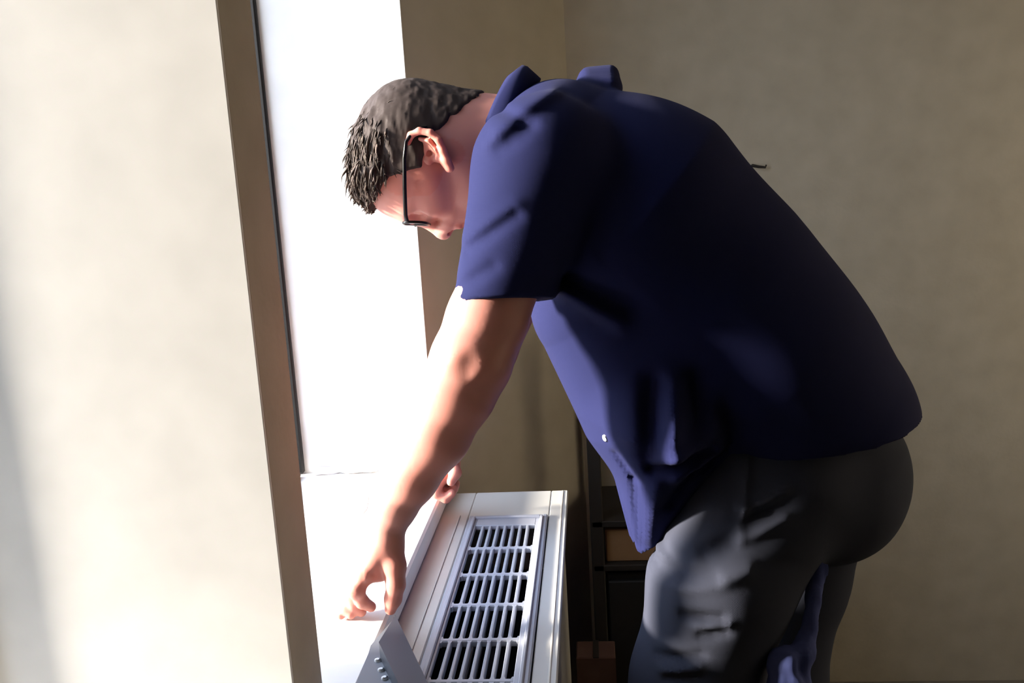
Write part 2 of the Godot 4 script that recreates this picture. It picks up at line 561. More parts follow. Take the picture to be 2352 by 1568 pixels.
# ------------------------------------------------------------------ the fan coil unit below the sill
func build_unit() -> void:
	var u := thing("fan_coil_unit", "white under-window fan coil unit with a louvred grey grille in its top", "air conditioner", Vector3(-0.19, 0, -1.2))
	var zf := -1.80
	var zn := -0.30
	var xr := -0.066
	var xl := -0.332
	# cabinet: front, ends and back as one folded sheet
	var s := new_st()
	box(s, Vector3(xr - 0.03, 0.04, zf + 0.02), Vector3(xr - 0.012, TOP - 0.012, zn - 0.02), 0.002)
	box(s, Vector3(xl + 0.005, 0.04, zf + 0.02), Vector3(xr - 0.012, TOP - 0.012, zf + 0.035), 0.002)
	box(s, Vector3(xl + 0.005, 0.04, zn - 0.035), Vector3(xr - 0.012, TOP - 0.012, zn - 0.02), 0.002)
	obj("body", s, M.beige_metal, u)
	s = new_st()
	box(s, Vector3(xl + 0.02, 0.0, zf + 0.05), Vector3(xr - 0.04, 0.04, zn - 0.05), 0.002)
	obj("plinth", s, M.dark, u)
	# top frame round the grille opening
	var gx0 := -0.256; var gx1 := -0.100; var gz0 := -1.664; var gz1 := -0.50
	s = new_st()
	var y0 := TOP - 0.012
	box(s, Vector3(xl, y0, zf), Vector3(gx0, TOP, zn), 0.002)
	box(s, Vector3(gx1, y0, zf), Vector3(xr, TOP, zn), 0.002)
	box(s, Vector3(gx0, y0, zf), Vector3(gx1, TOP, gz0), 0.002)
	box(s, Vector3(gx0, y0, gz1), Vector3(gx1, TOP, zn), 0.002)
	var top := obj("top_frame", s, M.white_metal, u)
	s = new_st()
	box(s, Vector3(-0.2755, TOP, zf + 0.13), Vector3(-0.2725, TOP + 0.0022, zn - 0.05), 0.001)
	obj("bead", s, M.white_metal, top)
	s = new_st()
	box(s, Vector3(xr - 0.012, TOP - 0.0005, zf + 0.004), Vector3(xr - 0.0095, TOP + 0.0012, zn - 0.02), 0.0005)
	obj("seam", s, M.beige_metal, top)
	# grille: rim, long ribs, cross bars; each its own piece
	var g := Node3D.new()
	g.name = "grille"
	u.add_child(g)
	s = new_st()
	var ix0 := -0.236; var ix1 := -0.1235; var iz0 := -1.612; var iz1 := -0.53
	for r in [[gx0 + 0.002, gz0 + 0.002, gx1 - 0.002, gz1 - 0.002, 0.010, TOP + 0.004], [gx0 + 0.010, gz0 + 0.014, gx1 - 0.010, gz1 - 0.012, 0.006, TOP + 0.0075]]:
		var w: float = r[4]
		box(s, Vector3(r[0], TOP - 0.008, r[1]), Vector3(r[0] + w, r[5], r[3]), 0.0025)
		box(s, Vector3(r[2] - w, TOP - 0.008, r[1]), Vector3(r[2], r[5], r[3]), 0.0025)
		box(s, Vector3(r[0] + w, TOP - 0.008, r[1]), Vector3(r[2] - w, r[5], r[1] + w), 0.0025)
		box(s, Vector3(r[0] + w, TOP - 0.008, r[3] - w), Vector3(r[2] - w, r[5], r[3]), 0.0025)
	box(s, Vector3(gx0 + 0.016, TOP - 0.006, gz0 + 0.02), Vector3(ix0, TOP + 0.003, gz1 - 0.018), 0.001)
	box(s, Vector3(ix1, TOP - 0.006, gz0 + 0.02), Vector3(gx1 - 0.016, TOP + 0.003, gz1 - 0.018), 0.001)
	box(s, Vector3(ix0, TOP - 0.006, gz0 + 0.02), Vector3(ix1, TOP + 0.003, iz0), 0.001)
	box(s, Vector3(ix0, TOP - 0.006, iz1), Vector3(ix1, TOP + 0.003, gz1 - 0.018), 0.001)
	obj("rim", s, M.grille, g)
	var cols := 8
	var pitch := (ix1 - ix0) / cols
	for k in range(1, cols):
		s = new_st()
		var x := ix0 + pitch * k
		box(s, Vector3(x - 0.0026, TOP - 0.010, iz0 - 0.002), Vector3(x + 0.0026, TOP + 0.002, iz1 + 0.002), 0.0015)
		obj("rib", s, M.grille, g)
	var z := iz0 + 0.1015
	while z < iz1 - 0.03:
		s = new_st()
		box(s, Vector3(ix0 - 0.002, TOP - 0.008, z - 0.0045), Vector3(ix1 + 0.002, TOP + 0.0026, z + 0.0045), 0.0018)
		# small fillets where the ribs cross
		for k in cols + 1:
			var x := ix0 + pitch * k
			prism(s, PackedVector2Array([Vector2(x - 0.0045, z), Vector2(x - 0.002, z - 0.0085), Vector2(x + 0.002, z - 0.0085), Vector2(x + 0.0045, z), Vector2(x + 0.002, z + 0.0085), Vector2(x - 0.002, z + 0.0085)]), TOP - 0.006, TOP + 0.0022)
		obj("cross_bar", s, M.grille, g)
		z += 0.1065
	# through the slots: a sheet painted near-black for the dark interior, and coil fins
	s = new_st()
	box(s, Vector3(xl + 0.01, TOP - 0.16, zf + 0.05), Vector3(xr - 0.032, TOP - 0.15, zn - 0.05), 0.001)
	obj("dark_sheet", s, M.dark, u)
	s = new_st()
	for k in 3:
		var x := -0.196 + 0.013 * k
		box(s, Vector3(x - 0.004, TOP - 0.07, -1.50), Vector3(x + 0.004, TOP - 0.022, -1.10), 0.001)
	var fins := obj("coil", s, M.fin, u)
	fins.set_meta("label", "grey coil bars seen through the middle slots")
	# the loose cover strip laid across the near end, with its punched flange
	var c := thing("cover_strip", "loose slate grey metal cover lying across the sill edge and the unit", "metal cover", Vector3(-0.25, SILL, -1.0))
	s = new_st()
	prism(s, PackedVector2Array([Vector2(-0.2799, -1.1164), Vector2(-0.2166, -0.9725), Vector2(-0.1694, -0.8579), Vector2(-0.2001, -0.8432), Vector2(-0.2447, -0.9572), Vector2(-0.2865, -1.0457)]), 0.862, 0.885, 0.004)
	obj("cover", s, M.slate, c)
	s = new_st()
	prism(s, PackedVector2Array([Vector2(-0.2926, -1.1450), Vector2(-0.3022, -1.1013), Vector2(-0.3069, -1.0789), Vector2(-0.3052, -1.0593), Vector2(-0.3039, -0.9906), Vector2(-0.3030, -0.8931), Vector2(-0.2074, -0.8731), Vector2(-0.2539, -1.0269)]), 0.851, 0.862, 0.002)
	obj("flange", s, M.slate_lit, c)
	for p in [Vector3(-0.2885, 0.8625, -1.0411), Vector3(-0.2790, 0.8625, -1.0185), Vector3(-0.2704, 0.8625, -0.9997), Vector3(-0.2609, 0.8625, -0.9778)]:
		s = new_st()
		tube(s, [p - Vector3(0, 0.002, 0), p + Vector3(0, 0.0012, 0), p + Vector3(0, 0.0022, 0)], [0.0046, 0.0044, 0.0020], 12)
		obj("rivet", s, M.rivet, c)

# ------------------------------------------------------------------ the rack in the far corner
func build_rack() -> void:
	var r := thing("storage_rack", "dark storage rack standing in the far corner behind the man", "shelf", Vector3(0.15, 0, -2.25))
	var x0 := -0.028; var x1 := 0.39; var z0 := -2.385; var z1 := -2.13
	for x in [x0, x1 - 0.03]:
		for z in [z0, z1 - 0.03]:
			var s := new_st()
			box(s, Vector3(x, 0, z), Vector3(x + 0.032, 1.06, z + 0.03), 0.003)
			obj("post", s, M.rack, r)
	for y in [0.47, 0.585]:
		var s := new_st()
		box(s, Vector3(x0 + 0.004, y, z0), Vector3(x1 - 0.004, y + 0.016, z1), 0.002)
		obj("shelf_board", s, M.rack, r)

func build_small_things() -> void:
	# carton between the shelves
	var c := thing("cardboard_box", "brown cardboard box on the dark rack behind the shirt tail", "box", Vector3(0.15, 0.486, -2.25))
	var s := new_st()
	box(s, Vector3(0.008, 0.4865, -2.36), Vector3(0.26, 0.57, -2.15), 0.003)
	obj("carton", s, M.card, c)
	s = new_st()
	box(s, Vector3(0.12, 0.5695, -2.362), Vector3(0.155, 0.5715, -2.148), 0.0005)
	obj("tape", s, M.beige_metal, c)
	# dark cabinet below
	c = thing("cabinet", "low black cabinet standing under the rack in the dark corner", "cabinet", Vector3(0.2, 0, -2.25))
	s = new_st()
	box(s, Vector3(0.006, 0.03, -2.38), Vector3(0.354, 0.455, -2.15), 0.004)
	obj("carcass", s, M.cabinet, c)
	for k in 2:
		s = new_st()
		box(s, Vector3(0.01 + 0.172 * k, 0.05, -2.15), Vector3(0.178 + 0.172 * k, 0.44, -2.136), 0.003)
		var d := obj("door", s, M.cabinet, c)
		s = new_st()
		var hx := 0.16 + 0.04 * k
		tube(s, [Vector3(hx, 0.24, -2.136), Vector3(hx, 0.245, -2.125), Vector3(hx, 0.28, -2.125), Vector3(hx, 0.285, -2.136)], [0.003, 0.003, 0.003, 0.003], 8)
		obj("handle", s, M.rack, d)
	for x in [0.03, 0.31]:
		for z in [-2.36, -2.18]:
			s = new_st()
			box(s, Vector3(x, 0, z), Vector3(x + 0.02, 0.031, z + 0.02), 0.002)
			obj("foot", s, M.rack, c)
	# reddish carton at the foot of the corner
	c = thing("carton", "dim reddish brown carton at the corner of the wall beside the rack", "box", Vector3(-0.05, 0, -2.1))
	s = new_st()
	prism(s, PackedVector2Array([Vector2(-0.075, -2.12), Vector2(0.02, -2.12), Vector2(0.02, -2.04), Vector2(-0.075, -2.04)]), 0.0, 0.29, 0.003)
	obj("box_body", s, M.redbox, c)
	s = new_st()
	box(s, Vector3(-0.034, 0.289, -2.121), Vector3(-0.02, 0.2915, -2.039), 0.0005)
	obj("flap_gap", s, M.rack, c)
	# wall hook
	c = thing("wall_hook", "tiny dark hook on the beige wall just behind the man's back", "hook", Vector3(0.4314, 1.4327, -2.4000))
	s = new_st()
	var h := Vector3(0.4176, 1.4357, -2.3950)
	var h2 := Vector3(0.4490, 1.4295, -2.3900)
	tube(s, [h + Vector3(0, 0, -0.008), h, (h + h2) * 0.5 + Vector3(0, -0.001, 0), h2, h2 + Vector3(0.002, 0.006, 0.002)], [0.003, 0.004, 0.0035, 0.003, 0.002], 8)
	obj("hook", s, M.rack, c)
	# bits of torn filler where the jamb meets the sill
	c = thing("filler_crumbs", "torn white filler along the foot of the bright window reveal", "plaster", Vector3(-0.5, SILL, -1.8))
	s = new_st()
	var pts := []
	var rad := []
	for k in 12:
		pts.append(Vector3(-0.60 + 0.017 * k, SILL + 0.004 + rng.randf() * 0.006, -1.822 + rng.randf() * 0.012))
		rad.append(0.004 + rng.randf() * 0.006)
	tube(s, pts, rad, 7)
	obj("filler", s, M.reveal, c)
	c = thing("sill_shadow_mark", "thin curled scrap added in place of a faint shadow mark on the sill", "scrap", Vector3(-0.4454, 0.8520, -1.6415))
	s = new_st()  # added sliver standing in for a faint shadow on the sill
	tube(s, [Vector3(-0.4591, 0.8530, -1.7178), Vector3(-0.4495, 0.8570, -1.6640), Vector3(-0.4383, 0.8580, -1.6136), Vector3(-0.4341, 0.8560, -1.5849), Vector3(-0.4382, 0.8530, -1.5668)], [0.001, 0.0025, 0.003, 0.0025, 0.0012], 6, true, 0.5)
	obj("shadow_sliver", s, M.reveal, c)

# ------------------------------------------------------------------ the man
var folds: Array = []          # sagittal folds: ax, ay, bx, by, depth, width
var fold_z := -1.40
var noise_a := FastNoiseLite.new()
var bend_dir := Vector3(0.62, -0.78, 0)

func fold_post(p: Vector3, d: float) -> float:
	var out := d
	if p.z > fold_z:
		for f in folds:
			var abx: float = f[2] - f[0]
			var aby: float = f[3] - f[1]
			var qx: float = p.x - f[0]
			var qy: float = p.y - f[1]
			var h := clampf((qx * abx + qy * aby) / (abx * abx + aby * aby), 0.0, 1.0)
			var ex := qx - abx * h
			var ey := qy - aby * h
			var w: float = f[5]
			var r := (ex * ex + ey * ey) / (w * w)
			if r < 6.0: out -= f[4] * exp(-r) * (1.0 - 0.6 * absf(h - 0.5))
	var along := p.dot(bend_dir)
	out -= 0.005 * noise_a.get_noise_3d(p.x * 60.0 - along * 30.0, p.y * 60.0 + along * 30.0, p.z * 45.0)
	return out

func build_person() -> void:
	noise_a.seed = 4
	noise_a.frequency = 0.06
	noise_a.fractal_octaves = 2
	var man := thing("person", "man in a navy short-sleeved shirt and grey trousers bending over to reach the window sill", "person", Vector3(0.1, 0, -1.35))
	var t0 := Time.get_ticks_msec()
	var arr := empty_arrays()
	build_body(arr)
	print("body ", Time.get_ticks_msec() - t0)
	build_head(arr)
	print("head ", Time.get_ticks_msec() - t0)
	var body := put("body", to_mesh(arr), M.skin, man)
	print("body faces ", arr[2].size() / 3)
	build_hair(man)
	print("hair ", Time.get_ticks_msec() - t0)
	build_clothes(man)
	print("clothes ", Time.get_ticks_msec() - t0)
	build_glasses()

func skin_tone(_p: Vector3) -> Color:
	return Color(1, 1, 1)

func build_body(arr: Array) -> void:
	# ---- left arm (nearer the camera)
	var f := Field.new()
	var la := [Vector3(-0.0646, 1.4550, -1.2906), Vector3(-0.1445, 1.2607, -1.2264), Vector3(-0.1669, 1.2085, -1.2043), Vector3(-0.1879, 1.1683, -1.1979), Vector3(-0.2187, 1.1099, -1.1913), Vector3(-0.2580, 1.0496, -1.1886), Vector3(-0.2830, 1.0097, -1.1870), Vector3(-0.2982, 0.9759, -1.1844), Vector3(-0.3026, 0.9638, -1.1827)]
	f.chain(la, [0.056, 0.0545, 0.0545, 0.0515, 0.044, 0.034, 0.027, 0.0215, 0.021], 0.012)
	f.add(Vector3(-0.0310, 1.4619, -1.4277), la[0], 0.09, 0.06, 0.03)
	f.sub(Vector3(-0.1603, 1.2187, -1.1343), Vector3(-0.1614, 1.2177, -1.1340), 0.0105, 0.0105, 0.022)
	f.sub(Vector3(-0.1844, 1.2103, -1.1377), Vector3(-0.1668, 1.2054, -1.1383), 0.004, 0.004, 0.014)
	add_net(arr, f.net(Vector3(-0.3276, 0.9558, -1.1728) - Vector3(0.06, 0.03, 0.12), Vector3(-0.0093, 1.4850, -1.3319) + Vector3(0.05, 0.05, 0.26), 0.005), skin_tone)
	# ---- left hand
	f = Field.new()
	var w := Vector3(-0.2989, 0.9747, -1.1841)
	f.chain([Vector3(-0.2580, 1.0496, -1.1886), Vector3(-0.2830, 1.0097, -1.1870), Vector3(-0.2982, 0.9759, -1.1844), Vector3(-0.3026, 0.9638, -1.1827)], [0.034, 0.027, 0.0215, 0.0215], 0.012)
	var mi := Vector3(-0.3268, 0.9242, -1.1629); var mm := Vector3(-0.3360, 0.9150, -1.1746); var mr := Vector3(-0.3406, 0.9062, -1.1879); var mp := Vector3(-0.3402, 0.9029, -1.2005)
	f.add(Vector3(-0.2996, 0.9621, -1.1715), mi, 0.016, 0.0125, 0.012)
	f.add(Vector3(-0.3037, 0.9575, -1.1825), mm, 0.016, 0.0125, 0.012)
	f.add(Vector3(-0.3063, 0.9531, -1.1927), mr, 0.015, 0.0120, 0.012)
	f.add(Vector3(-0.3072, 0.9495, -1.2011), mp, 0.014, 0.0110, 0.012)
	f.add(Vector3(-0.3026, 0.9506, -1.1803), Vector3(-0.3107, 0.9237, -1.1785), 0.022, 0.018, 0.014)
	# thumb
	f.chain([Vector3(-0.2919, 0.9616, -1.1751), Vector3(-0.2858, 0.9330, -1.1642), Vector3(-0.2863, 0.9082, -1.1595), Vector3(-0.2921, 0.8868, -1.1610), Vector3(-0.2984, 0.8686, -1.1663)], [0.017, 0.0135, 0.0118, 0.0105, 0.0085], 0.010)
	# fingers, each its own chain
	f.chain([mi, Vector3(-0.3405, 0.9031, -1.1536), Vector3(-0.3360, 0.8828, -1.1604), Vector3(-0.3273, 0.8700, -1.1710)], [0.0118, 0.0102, 0.0092, 0.0075], 0.004)
	f.chain([mm, Vector3(-0.3499, 0.8894, -1.1685), Vector3(-0.3515, 0.8701, -1.1729), Vector3(-0.3426, 0.8614, -1.1742)], [0.0115, 0.0102, 0.0090, 0.0075], 0.004)
	f.chain([mr, Vector3(-0.3581, 0.8789, -1.1822), Vector3(-0.3626, 0.8662, -1.1732), Vector3(-0.3563, 0.8605, -1.1687)], [0.0110, 0.0096, 0.0086, 0.0072], 0.004)
	f.chain([mp, Vector3(-0.3621, 0.8701, -1.1945), Vector3(-0.3704, 0.8607, -1.1817), Vector3(-0.3718, 0.8578, -1.1718)], [0.0100, 0.0088, 0.0078, 0.0065], 0.004)
	# knuckles
	f.add(mi, mi + Vector3(-0.9951, 0.0583, 0.0796) * 0.004, 0.0125, 0.0105, 0.006)
	f.add(Vector3(-0.3405, 0.9031, -1.1536), Vector3(-0.3417, 0.9026, -1.1534), 0.0108, 0.0104, 0.005)
	var hs := f.net(Vector3(-0.3352, 0.9041, -1.1726) - Vector3(0.07, 0.09, 0.07), Vector3(-0.3047, 0.9773, -1.1892) + Vector3(0.06, 0.04, 0.07), 0.0024)
	add_net(arr, hs, func(p): return Color.WHITE.lerp(Color(0.97, 0.90, 0.88), smoothstep(0.99, 0.93, p.y)))
	# ---- right arm and fist on the far corner of the sill
	f = Field.new()
	var re := Vector3(-0.1911, 1.1408, -1.6184)
	var rw := Vector3(-0.2893, 0.9422, -1.6437)
	f.chain([Vector3(-0.0370, 1.4469, -1.6695), re, Vector3(-0.2342, 1.0607, -1.6199), rw, Vector3(-0.2908, 0.9245, -1.6453)], [0.06, 0.05, 0.044, 0.026, 0.024], 0.015)
	f.add(Vector3(-0.0370, 1.4469, -1.6695), Vector3(-0.0196, 1.4472, -1.5282), 0.06, 0.08, 0.03)
	add_net(arr, f.net(Vector3(-0.3009, 0.9024, -1.6351) - Vector3(0.05, 0.02, 0.08), Vector3(-0.0114, 1.4908, -1.6392) + Vector3(0.05, 0.06, 0.12), 0.007), skin_tone)
	f = Field.new()
	f.chain([rw, Vector3(-0.2891, 0.9260, -1.6458), Vector3(-0.2891, 0.9065, -1.6472)], [0.026, 0.025, 0.026], 0.012)
	for k in 4:
		var z := -0.026 + 0.0175 * k
		var kn := Vector3(-0.2952, 0.8987, -1.6503) + Vector3(-0.004 - 0.002 * absf(k - 1.5), -0.002 * absf(k - 1.5), z)
		f.add(Vector3(-0.2847, 0.9203, -1.6471) + Vector3(0, 0, z * 0.7), kn, 0.014, 0.0125, 0.010)
		f.chain([kn, kn + Vector3(-0.006, -0.026, 0), kn + Vector3(0.012, -0.036, 0), kn + Vector3(0.024, -0.026, 0)], [0.0115, 0.010, 0.0095, 0.0085], 0.004)
	f.chain([Vector3(-0.2731, 0.9234, -1.6263), Vector3(-0.2665, 0.9143, -1.6099), Vector3(-0.2745, 0.8998, -1.6013)], [0.013, 0.011, 0.0085], 0.006)
	add_net(arr, f.net(Vector3(-0.2868, 0.9040, -1.6418) - Vector3(0.07, 0.07, 0.09), Vector3(-0.2790, 0.9320, -1.6478) + Vector3(0.07, 0.05, 0.10), 0.0032), hand_tone)
	# ---- trunk and legs, covered by the clothes
	f = Field.new()
	f.add(Vector3(-0.0559, 1.4968, -1.4600), Vector3(0.0737, 1.3749, -1.4600), 0.05, 0.12, 0.04, 0.75)
	f.add(Vector3(0.0737, 1.3749, -1.4600), Vector3(0.1585, 1.2324, -1.4600), 0.12, 0.14, 0.04, 0.8)
	f.add(Vector3(0.1585, 1.2324, -1.4600), Vector3(0.3142, 1.0108, -1.4600), 0.13, 0.12, 0.04, 0.85)
	f.add(Vector3(-0.0650, 1.4579, -1.3000), Vector3(-0.0431, 1.4552, -1.6200), 0.06, 0.06, 0.04)
	leg_bones(f, -0.022)
	add_net(arr, f.net(Vector3(-0.14, 0.02, -1.78), Vector3(0.62, 1.66, -1.12), 0.014), skin_tone)

func leg_bones(f: Field, off: float) -> void:
	f.add(Vector3(0.3107, 1.0292, -1.4600), Vector3(0.3419, 0.9507, -1.4600), 0.140 + off, 0.152 + off, 0.05, 0.88)
	f.chain([Vector3(0.2613, 0.9700, -1.3600), Vector3(0.1775, 0.8340, -1.3120), Vector3(0.1297, 0.6699, -1.3000), Vector3(0.0845, 0.4883, -1.3100), Vector3(0.125, 0.3, -1.34), Vector3(0.145, 0.1, -1.36)], [0.124 + off, 0.104 + off, 0.094 + off, 0.072 + off, 0.062 + off, 0.05 + off], 0.03)
	f.chain([Vector3(0.3578, 0.9121, -1.5600), Vector3(0.3240, 0.7038, -1.5800), Vector3(0.2996, 0.4983, -1.5800), Vector3(0.2740, 0.2882, -1.5800), Vector3(0.30, 0.3, -1.58), Vector3(0.33, 0.1, -1.58)], [0.124 + off, 0.104 + off, 0.094 + off, 0.072 + off, 0.062 + off, 0.05 + off], 0.03)

func hand_tone(_p: Vector3) -> Color:
	return Color(0.97, 0.90, 0.88)

# ---- head: x towards the face, y towards the crown, z across
var head_at := Vector3(-0.2349, 1.4838, -1.4337)
var head_basis := Basis(Vector3(-0.0760, -0.9971, -0.0041), Vector3(-0.9968, 0.0759, 0.0268), Vector3(-0.0264, 0.0061, -0.9996))

func H(x: float, y: float, z := 0.0) -> Vector3:
	return head_at + head_basis * Vector3(x, y, z)

func local(p: Vector3) -> Vector3:
	return head_basis.transposed() * (p - head_at)

func head_field() -> Field:       # in head coordinates
	var f := Field.new()
	# cranium as two lobes
	f.add(Vector3(-0.040, 0.034, 0), Vector3(0.010, 0.036, 0), 0.078, 0.076, 0.03, 1.03)
	f.add(Vector3(0.000, 0.030, 0), Vector3(0.022, 0.040, 0), 0.078, 0.070, 0.03, 1.0)
	# face mass, jaw, chin
	f.add(Vector3(0.020, 0.010, 0), Vector3(0.040, -0.045, 0), 0.062, 0.044, 0.03, 0.92)
	for s in [-1.0, 1.0]:
		f.add(Vector3(-0.002, -0.045, 0.050 * s), Vector3(0.062, -0.082, 0.020 * s), 0.018, 0.016, 0.03)
		f.add(Vector3(0.068, -0.004, 0.038 * s), Vector3(0.030, -0.002, 0.061 * s), 0.016, 0.013, 0.022)      # cheekbone
		f.add(Vector3(0.076, 0.034, 0.040 * s), Vector3(0.088, 0.036, 0.012 * s), 0.010, 0.010, 0.018)       # brow
		f.add(Vector3(0.104, -0.020, 0.012 * s), Vector3(0.100, -0.022, 0.014 * s), 0.0085, 0.008, 0.008)    # wing of the nose
	f.add(Vector3(0.074, -0.088, 0), Vector3(0.076, -0.090, 0), 0.018, 0.018, 0.025)
	f.add(Vector3(0.088, 0.030, 0), Vector3(0.112, -0.012, 0), 0.0085, 0.0105, 0.014)                       # nose
	f.add(Vector3(0.112, -0.013, 0), Vector3(0.114, -0.016, 0), 0.0110, 0.0105, 0.006)
	f.add(Vector3(0.085, -0.035, 0), Vector3(0.090, -0.062, 0), 0.018, 0.014, 0.02, 0.7)
	f.add(Vector3(0.099, -0.042, -0.013), Vector3(0.099, -0.042, 0.013), 0.0068, 0.0068, 0.008)             # lips
	f.add(Vector3(0.097, -0.055, -0.012), Vector3(0.097, -0.055, 0.012), 0.0072, 0.0072, 0.007)
	for s in [-1.0, 1.0]:
		f.sub(Vector3(0.090, 0.018, 0.032 * s), Vector3(0.088, 0.020, 0.036 * s), 0.012, 0.012, 0.014)
		f.add(Vector3(0.071, 0.019, 0.032 * s), Vector3(0.071, 0.018, 0.032 * s), 0.0135, 0.0135, 0.004)      # lowered lids
		f.sub(Vector3(0.106, -0.0265, 0.008 * s), Vector3(0.112, -0.0245, 0.007 * s), 0.0042, 0.0036, 0.003)   # nostril
		f.sub(Vector3(0.103, -0.0485, 0.020 * s), Vector3(0.105, -0.0485, 0.0), 0.0016, 0.0016, 0.003)
	# neck, running back into the shirt
	f.add(Vector3(-0.045, -0.035, 0), Vector3(-0.050, -0.145, 0), 0.060, 0.044, 0.03, 0.95)
	f.add(Vector3(-0.02, -0.06, 0), Vector3(-0.02, -0.14, 0), 0.055, 0.054, 0.03, 0.95)
	return f

func ear_field() -> Field:
	var f := Field.new()
	var sc := 0.00066
	var e := func(px: float, py: float, out: float) -> Vector3: return Vector3((py - 365.0) * sc, (990.0 - px) * sc - 0.0075, -0.0725 - out)
	# rim
	var rim := [e.call(946, 345, 0.004), e.call(938, 330, 0.010), e.call(945, 314, 0.014), e.call(965, 305, 0.018), e.call(990, 309, 0.021), e.call(1008, 324, 0.021), e.call(1017, 345, 0.019), e.call(1025, 366, 0.015), e.call(1033, 384, 0.012)]
	f.chain(rim, [0.0042, 0.0048, 0.0050, 0.0050, 0.0052, 0.0054, 0.0054, 0.0060, 0.0055], 0.003)
	# lobe
	f.add(e.call(1016, 366, 0.010), e.call(1028, 384, 0.010), 0.0070, 0.0055, 0.006)
	# back of the shell
	f.add(e.call(962, 335, 0.001), e.call(1004, 355, 0.004), 0.013, 0.012, 0.006, 1.6)
	f.add(e.call(985, 325, 0.008), e.call(1006, 350, 0.009), 0.0065, 0.0065, 0.006)
	# inner fold and the little tongue before the canal
	f.chain([e.call(965, 322, 0.012), e.call(985, 328, 0.016), e.call(999, 345, 0.015), e.call(1004, 362, 0.011)], [0.003, 0.0042, 0.0044, 0.004], 0.004)
	f.add(e.call(968, 366, 0.002), e.call(982, 371, 0.004), 0.0065, 0.0060, 0.006)
	# bowl and canal
	f.sub(e.call(958, 340, 0.019), e.call(978, 342, 0.019), 0.0068, 0.0078, 0.004)
	f.sub(e.call(988, 352, 0.017), e.call(994, 357, 0.014), 0.0070, 0.0055, 0.004)
	f.sub(e.call(984, 352, 0.004), e.call(986, 354, 0.012), 0.0040, 0.0045, 0.003)
	return f

func to_world(net: Array) -> Array:
	var v: PackedVector3Array = net[0]
	var n: PackedVector3Array = net[1]
	for i in v.size():
		v[i] = head_at + head_basis * v[i]
		n[i] = head_basis * n[i]
	return [v, n, net[2]]

func head_tone(p: Vector3) -> Color:
	var q := local(p)
	var c := Color(1, 1, 1)
	if q.x > 0.085 and q.y < -0.036 and q.y > -0.064 and absf(q.z) < 0.022: c = Color(0.85, 0.62, 0.60)
	elif q.z < -0.071: c = Color(1.0, 0.86, 0.82)
	if q.y < -0.03 and q.x > 0.0 and q.x < 0.09: c = c * Color(0.93, 0.92, 0.93)
	c.a = 1.0
	return c

func build_head(arr: Array) -> void:
	add_net(arr, to_world(head_field().net(Vector3(-0.145, -0.20, -0.11), Vector3(0.135, 0.125, 0.11), 0.0032)), head_tone)
	var e := ear_field()
	var left := e.net(Vector3(-0.055, -0.045, -0.108), Vector3(0.03, 0.05, -0.055), 0.0017)
	var right := [left[0].duplicate(), left[1].duplicate(), left[2].duplicate()]
	for i in right[0].size():
		right[0][i].z *= -1.0
		right[1][i].z *= -1.0
	for i in range(0, right[2].size(), 3):
		var t: int = right[2][i + 1]
		right[2][i + 1] = right[2][i + 2]
		right[2][i + 2] = t
	add_net(arr, to_world(left), head_tone)
	add_net(arr, to_world(right), head_tone)

# how deep into the hair a point lies (head coordinates): above zero is hair
func hairline(q: Vector3) -> float:
	var yb := 0.0
	if q.x < -0.03: yb = 1.04 * (q.x + 0.049) - 0.026
	elif q.x < 0.012: yb = -0.006 + (q.x + 0.03) * 0.25
	elif q.x < 0.030: yb = 0.0045 + (q.x - 0.012) / 0.018 * 0.058
	else: yb = 0.0625 + (q.x - 0.030) * 0.55
	return q.y - yb

var hair_noise := FastNoiseLite.new()
var head_f: Field

func hair_post(p: Vector3, d: float) -> float:
	var b := hairline(p)
	var n := hair_noise.get_noise_3d(p.x * 20.0 + p.y * 14.0, p.y * 55.0, p.z * 55.0)
	var top := smoothstep(-0.10, 0.0, p.x) * smoothstep(0.03, 0.09, p.y)
	var t := (0.0028 + 0.0095 * top) * smoothstep(0.0, 0.012, b + n * 0.006) + n * (0.0015 + 0.0075 * top) - 0.004 * smoothstep(0.006, -0.006, b)
	return d - t

